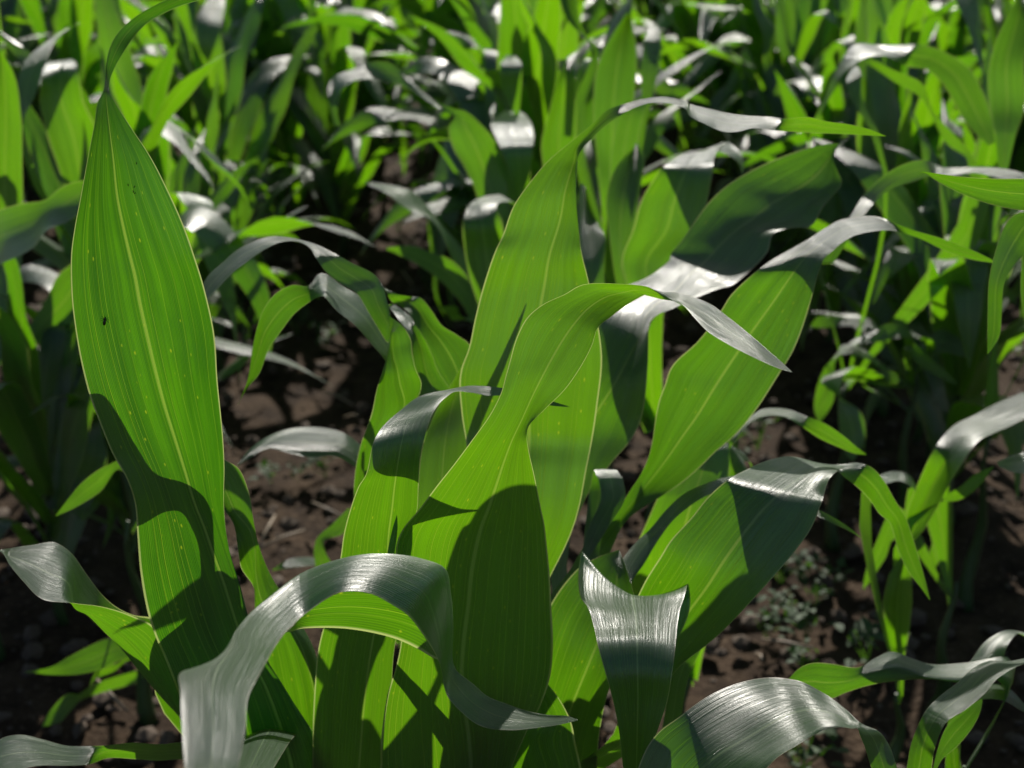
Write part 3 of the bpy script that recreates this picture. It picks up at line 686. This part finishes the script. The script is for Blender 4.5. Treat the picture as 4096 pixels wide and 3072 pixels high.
def make_proto(i):
    q = random.Random(100 + i)
    root = bpy.data.objects.new('maize_plant', None)
    H = q.uniform(.42, .56)
    n = 8
    pts = [Vector((.012 * math.sin(k + i), .012 * math.cos(k * .8 + i), -.03 + (H + .03) * k / n)) for k in range(n + 1)]
    kids = [bpy.data.objects.new('stalk', tube_mesh('stalk', pts, [.013 * (1 - .9 * k / n) for k in range(n + 1)], M_STALK, 7))]
    a0 = q.uniform(0, 6.28)
    nl = q.choice((12, 13, 14, 15))
    for k in range(nl):
        f = k / (nl - 1)
        az = a0 + (k % 2) * math.pi + q.uniform(-.55, .55)
        h0 = .06 + (H - .06) * f
        ln = (.30 + .30 * math.sin(math.pi * (.15 + .7 * f))) * q.uniform(.85, 1.12)
        wd = (.042 + .034 * math.sin(math.pi * (.1 + .75 * f))) * q.uniform(.85, 1.15)
        th0 = R(q.uniform(56, 72) + 18 * f)
        bend = R(q.choice((q.uniform(25, 70), q.uniform(70, 140))) - 25 * f)
        kink = R(q.uniform(50, 95)) if q.random() < .3 else 0
        kids.append(bpy.data.objects.new('leaf', blade('leaf', ln, wd, h0, az, th0, bend, 1000 * i + k, kink)))
    return root, kids, a0


protos = [make_proto(i) for i in range(9)]
ROWS = {0: 'the middle row', -1: 'the first row beyond the soil lane', 1: 'the first row past the shaded gap',
        -2: 'the second row beyond the soil lane', 2: 'the second row past the shaded gap', -3: 'the third row beyond the soil lane', 3: 'the third row past the shaded gap',
        -4: 'the outermost row on the lane side', 4: 'the outermost row on the shaded side'}
NEAR = {0: 2.65, -1: 1.85, 1: 2.2, -2: 2.0, 2: 2.2, -3: 3.2, 3: 3.4, -4: 6.4, 4: 6.4}
FAR = 8.9
first = [True] * len(protos)
nplants = 0
q = random.Random(14)
for k in sorted(ROWS):
    y = NEAR[k]
    while y < FAR:
        x = .02 + (.755 * k if k != -1 else -.68) + q.uniform(-1, 1) * (.05 + .14 * min(1, max(0, y - 2.9)) + .03 * max(0, y - 3))
        y += q.uniform(.10, .15) if (k == -1 and y > 2.5) or k in (1, -2) else q.uniform(.14, .19)
        if abs(x) > .346 * y * 1.08 + .30:
            continue
        i = q.randrange(len(protos))
        root, kids, a0 = protos[i]
        if first[i]:
            first[i] = False
            r = root
            COL.objects.link(r)
            new = kids
        else:
            r = root.copy()
            COL.objects.link(r)
            new = [c.copy() for c in kids]
        r.location = (x, y, 0)
        r.rotation_euler = (q.uniform(-.05, .05), q.uniform(-.05, .05), math.pi / 2 - a0 + q.gauss(0, .75) + math.pi * q.randrange(2))
        s = q.uniform(.88, 1.12) * (.96 if k < 0 and y > 2.5 else 1.0)
        r.scale = (s, s, s)
        tag(r, 'blurred backlit young maize plant standing in ' + ROWS[k], 'maize plant', 'maize plants of ' + ROWS[k])
        for c in new:
            COL.objects.link(c)
            c.parent = r
            t = q.uniform(.25, .95)
            c.color = (t, t, t, 1)
        nplants += 1
print('field plants', nplants)

# no field plant grows where it would stand in front of, or keep the sun off, the leaves traced above
KEYS = [(100, 690), (15, 260), (110, 230), (390, 330), (1330, 150), (1340, 260), (1045, 540), (1050, 310), (1100, 290), (1440, 430), (1480, 380), (1220, 270),
        (1960, 110), (2050, 180), (1850, 115), (2160, 150), (2170, 60), (1900, 390), (2030, 350), (860, 150), (790, 160), (560, 700), (640, 640), (2150, 650), (1970, 1080), (2020, 1000), (2120, 920),
        (920, 570), (960, 560), (870, 400), (1880, 700), (1960, 720), (1840, 740), (1590, 330), (1680, 420), (1720, 650), (1600, 800), (1880, 480), (2080, 400), (1720, 900), (1780, 940), (600, 540), (760, 570)]
gone = 0
for kx, ky in KEYS:
    for attempt in range(16):
        bpy.context.view_layer.update()
        dg = bpy.context.evaluated_depsgraph_get()
        d = (at('0', kx, ky, 1) - CAM).normalized()
        ok, loc, nor, idx, ob, mt = sc.ray_cast(dg, CAM, d)
        bad = None
        if ok and ob.parent and 'group' in ob.parent:
            bad = ob.parent
        elif ok and ob.parent:
            ok2, l2, n2, i2, o2, m2 = sc.ray_cast(dg, loc + sun_dir * .004, sun_dir)
            if ok2 and o2.parent and 'group' in o2.parent:
                bad = o2.parent
        if bad is None:
            break
        if bad.scale.z > .5:              # a smaller plant may still fit there
            bad.scale *= .8
            continue
        for ch in list(bad.children):
            bpy.data.objects.remove(ch)
        bpy.data.objects.remove(bad)
        gone += 1
print('pruned', gone)

# ================================================================== ground
bm = bmesh.new()
x0, x1, y0, y1, st = -4.2, 4.2, .35, 9.6, .03
nx, ny = int((x1 - x0) / st), int((y1 - y0) / st)
grid = []
for j in range(ny + 1):
    row = []
    for i in range(nx + 1):
        x, y = x0 + i * st, y0 + j * st
        z = .018 * noise.noise(Vector((x * 5, y * 5, 1))) + .020 * abs(noise.noise(Vector((x * 17, y * 17, 4)))) + .010 * noise.noise(Vector((x * 38, y * 38, 9)))
        z += .012 * math.cos(2 * math.pi * (x - .02) / .755)
        row.append(bm.verts.new((x, y, z - .015)))
    grid.append(row)
for j in range(ny):
    for i in range(nx):
        bm.faces.new((grid[j][i], grid[j][i + 1], grid[j + 1][i + 1], grid[j + 1][i])).smooth = True
# the same sheet runs on, flat, to the horizon
def ring(ax, ay, bx, by, z):
    return [bm.verts.new((ax, ay, z)), bm.verts.new((bx, ay, z)), bm.verts.new((bx, by, z)), bm.verts.new((ax, by, z))]
inner = ring(x0 + .02, y0 + .02, x1 - .02, y1 - .02, -.06)
outer = ring(-220, -220, 220, 220, -.06)
for a in range(4):
    b = (a + 1) % 4
    bm.faces.new((outer[a], outer[b], inner[b], inner[a]))
me = bpy.data.meshes.new('ground')
bm.to_mesh(me)
bm.free()
me.materials.append(M_SOIL)
g = link(bpy.data.objects.new('ground', me))
tag(g, 'dry brown crumbly field soil', 'soil', kind='structure')

# loose clods (nobody could count them)
bm = bmesh.new()
q = random.Random(21)
for _ in range(4800):
    y = .9 + 6.6 * q.random() ** 1.5
    x = q.uniform(-1, 1) * (.346 * y * 1.1 + .25)
    s = .004 + .016 * q.random() ** 2.5
    v = bmesh.ops.create_icosphere(bm, subdivisions=1, radius=s)['verts']
    o = Vector((x, y, .012 * noise.noise(Vector((x * 5, y * 5, 1))) + s * .3))
    sx, sy, sz = q.uniform(.7, 1.4), q.uniform(.7, 1.4), q.uniform(.5, .9)
    for a in v:
        a.co = Vector((a.co.x * sx, a.co.y * sy, a.co.z * sz)) * (1 + .5 * noise.noise(a.co * 90 + o * 31)) + o
me = bpy.data.meshes.new('soil_clods')
bm.to_mesh(me)
bm.free()
me.materials.append(M_CLOD)
tag(link(bpy.data.objects.new('soil_clods', me)), 'loose crumbs and clods of dry soil between the rows', 'soil clods', kind='stuff')

# bits of old straw on the soil
q = random.Random(5)
sx_ = []
for _ in range(10):
    ln = q.uniform(.015, .045)
    sx_.append(tube_mesh('straw_piece', [Vector((-ln, 0, 0)), Vector((0, .002, .003)), Vector((ln, 0, .001))], [.0022, .0026, .0018], M_STRAW, 6))
for px, py in ((715, 1105), (610, 1165), (575, 1155), (330, 1430), (1640, 1420), (1700, 1390), (760, 900), (730, 860), (935, 630), (1730, 1010), (1600, 1230), (1700, 1640), (240, 1500), (880, 600)):
    d = at('0', px, py, 1) - CAM
    p = CAM + d * (1.18 / -d.z)
    o = bpy.data.objects.new('straw_piece', q.choice(sx_))
    o.location = (p.x, p.y, .02)
    o.rotation_euler = (0, q.uniform(-.4, .4), q.uniform(0, 6))
    link(o)
    tag(o, 'pale bit of dry straw lying on the bare soil', 'straw', 'bits of straw on the soil')


# small weeds in the soil strip
def weed_mesh(seed):
    q = random.Random(seed)
    bm = bmesh.new()
    uvl = bm.loops.layers.uv.new('UVMap')
    for i in range(q.randrange(16, 24)):
        az, el, ln = q.uniform(0, 6.28), q.uniform(.2, 1.2), q.uniform(.012, .026)
        st_ = Vector((q.uniform(-.03, .03), q.uniform(-.03, .03), q.uniform(.01, .06)))
        d = Vector((math.cos(az) * math.cos(el), math.sin(az) * math.cos(el), math.sin(el)))
        sd = d.cross(Vector((0, 0, 1))).normalized()
        n_ = sd.cross(d)
        prev = None
        for k in range(5):
            s = k / 4
            w_ = ln * .33 * math.sin(math.pi * (.08 + .9 * s))
            c = st_ + d * ln * s - n_ * ln * .25 * s * s
            cur = (bm.verts.new(c - sd * w_ + n_ * w_ * .3), bm.verts.new(c), bm.verts.new(c + sd * w_ + n_ * w_ * .3))
            if prev:
                for a in (0, 1):
                    bm.faces.new((prev[a], prev[a + 1], cur[a + 1], cur[a])).smooth = True
            prev = cur
    for i in range(5):
        a = Vector((q.uniform(-.004, .004), q.uniform(-.004, .004), -.01))
        b = Vector((q.uniform(-.03, .03), q.uniform(-.03, .03), q.uniform(.03, .06)))
        s_ = (b - a).orthogonal().normalized() * .0012
        bm.faces.new([bm.verts.new(z) for z in (a - s_, a + s_, b + s_, b - s_)])
    me = bpy.data.meshes.new('weed')
    bm.to_mesh(me)
    bm.free()
    me.materials.append(M_WEED)
    return me


wm = [weed_mesh(i) for i in range(4)]
q = random.Random(9)
for px, py in ((1730, 1230), (1765, 1265), (1700, 1290), (1660, 1330), (1745, 1340), (1740, 1410), (1690, 1210), (1790, 1230), (1560, 1570), (1740, 1600), (1880, 1380),
               (640, 1000), (700, 990), (585, 1010), (880, 520), (860, 470), (930, 600), (1640, 930), (1600, 960), (1720, 1620), (640, 690), (700, 720)):
    d = at('0', px, py, 1) - CAM
    p = CAM + d * (1.17 / -d.z)
    o = bpy.data.objects.new('weed', q.choice(wm))
    o.location = (p.x, p.y, -.003)
    o.rotation_euler = (0, 0, q.uniform(0, 6))
    s = q.uniform(.6, 1.3)
    o.scale = (s, s, s)
    link(o)
    tag(o, 'small broad leaved weed seedling growing on the bare soil', 'weed', 'weed seedlings on the soil')


# ================================================================== insects on the tall blade
def insect_mesh(s):
    bm = bmesh.new()
    def blob(c, r):
        for v in bmesh.ops.create_uvsphere(bm, u_segments=10, v_segments=7, radius=1)['verts']:
            v.co = Vector((v.co.x * r[0], v.co.y * r[1], v.co.z * r[2])) + Vector(c)
    blob((0, 0, -.25), (.38, .30, .75))
    blob((0, 0, .55), (.30, .26, .34))
    blob((0, 0, .95), (.20, .18, .20))
    for sg in (-1, 1):
        for a, b in (((.25, .35), (.95, -.1)), ((.28, .5), (1.0, .55)), ((.25, .7), (.85, 1.15)), ((.08, 1.05), (.35, 1.6))):
            p0, p1 = Vector((sg * a[0], 0, a[1])), Vector((sg * b[0], .12, b[1]))
            w_ = Vector((0, .04, .06))
            bm.faces.new([bm.verts.new(z) for z in (p0 - w_, p0 + w_, p1 + w_ * .4, p1 - w_ * .4)])
    for f in bm.faces:
        f.smooth = True
    bmesh.ops.scale(bm, vec=(s, s, s), verts=bm.verts)
    me = bpy.data.meshes.new('insect')
    bm.to_mesh(me)
    bm.free()
    me.materials.append(M_BUG)
    return me


def on_leaf(c, x, y):
    bpy.context.view_layer.update()
    d = (at(c, x, y, 1) - CAM).normalized()
    ok, loc, nor, idx, ob, mt = sc.ray_cast(bpy.context.evaluated_depsgraph_get(), CAM, d)
    return loc, nor


loc, nor = on_leaf('4', 663, 452)
o = link(bpy.data.objects.new('insect', insect_mesh(.0030)))
o.location = loc + Vector((0, -.0008, .0003))
o.rotation_euler = (0, R(14), R(5))
tag(o, 'largest dark insect sitting low on the tall pinched blade', 'insect')
im = insect_mesh(.0008)
for c, x, y, a in (('1', 863, 1033, 20), ('1', 811, 1170, -10), ('1', 850, 1181, 40), ('1', 844, 1212, 15), ('1', 853, 1221, 70)):
    loc, nor = on_leaf(c, x, y)
    o = link(bpy.data.objects.new('insect', im))
    o.location = loc + Vector((0, -.0004, .0001))
    o.rotation_euler = (0, R(a), 0)
    tag(o, 'tiny dark insect in the cluster high on the tall pinched blade', 'insect', 'tiny insects high on the tall blade')
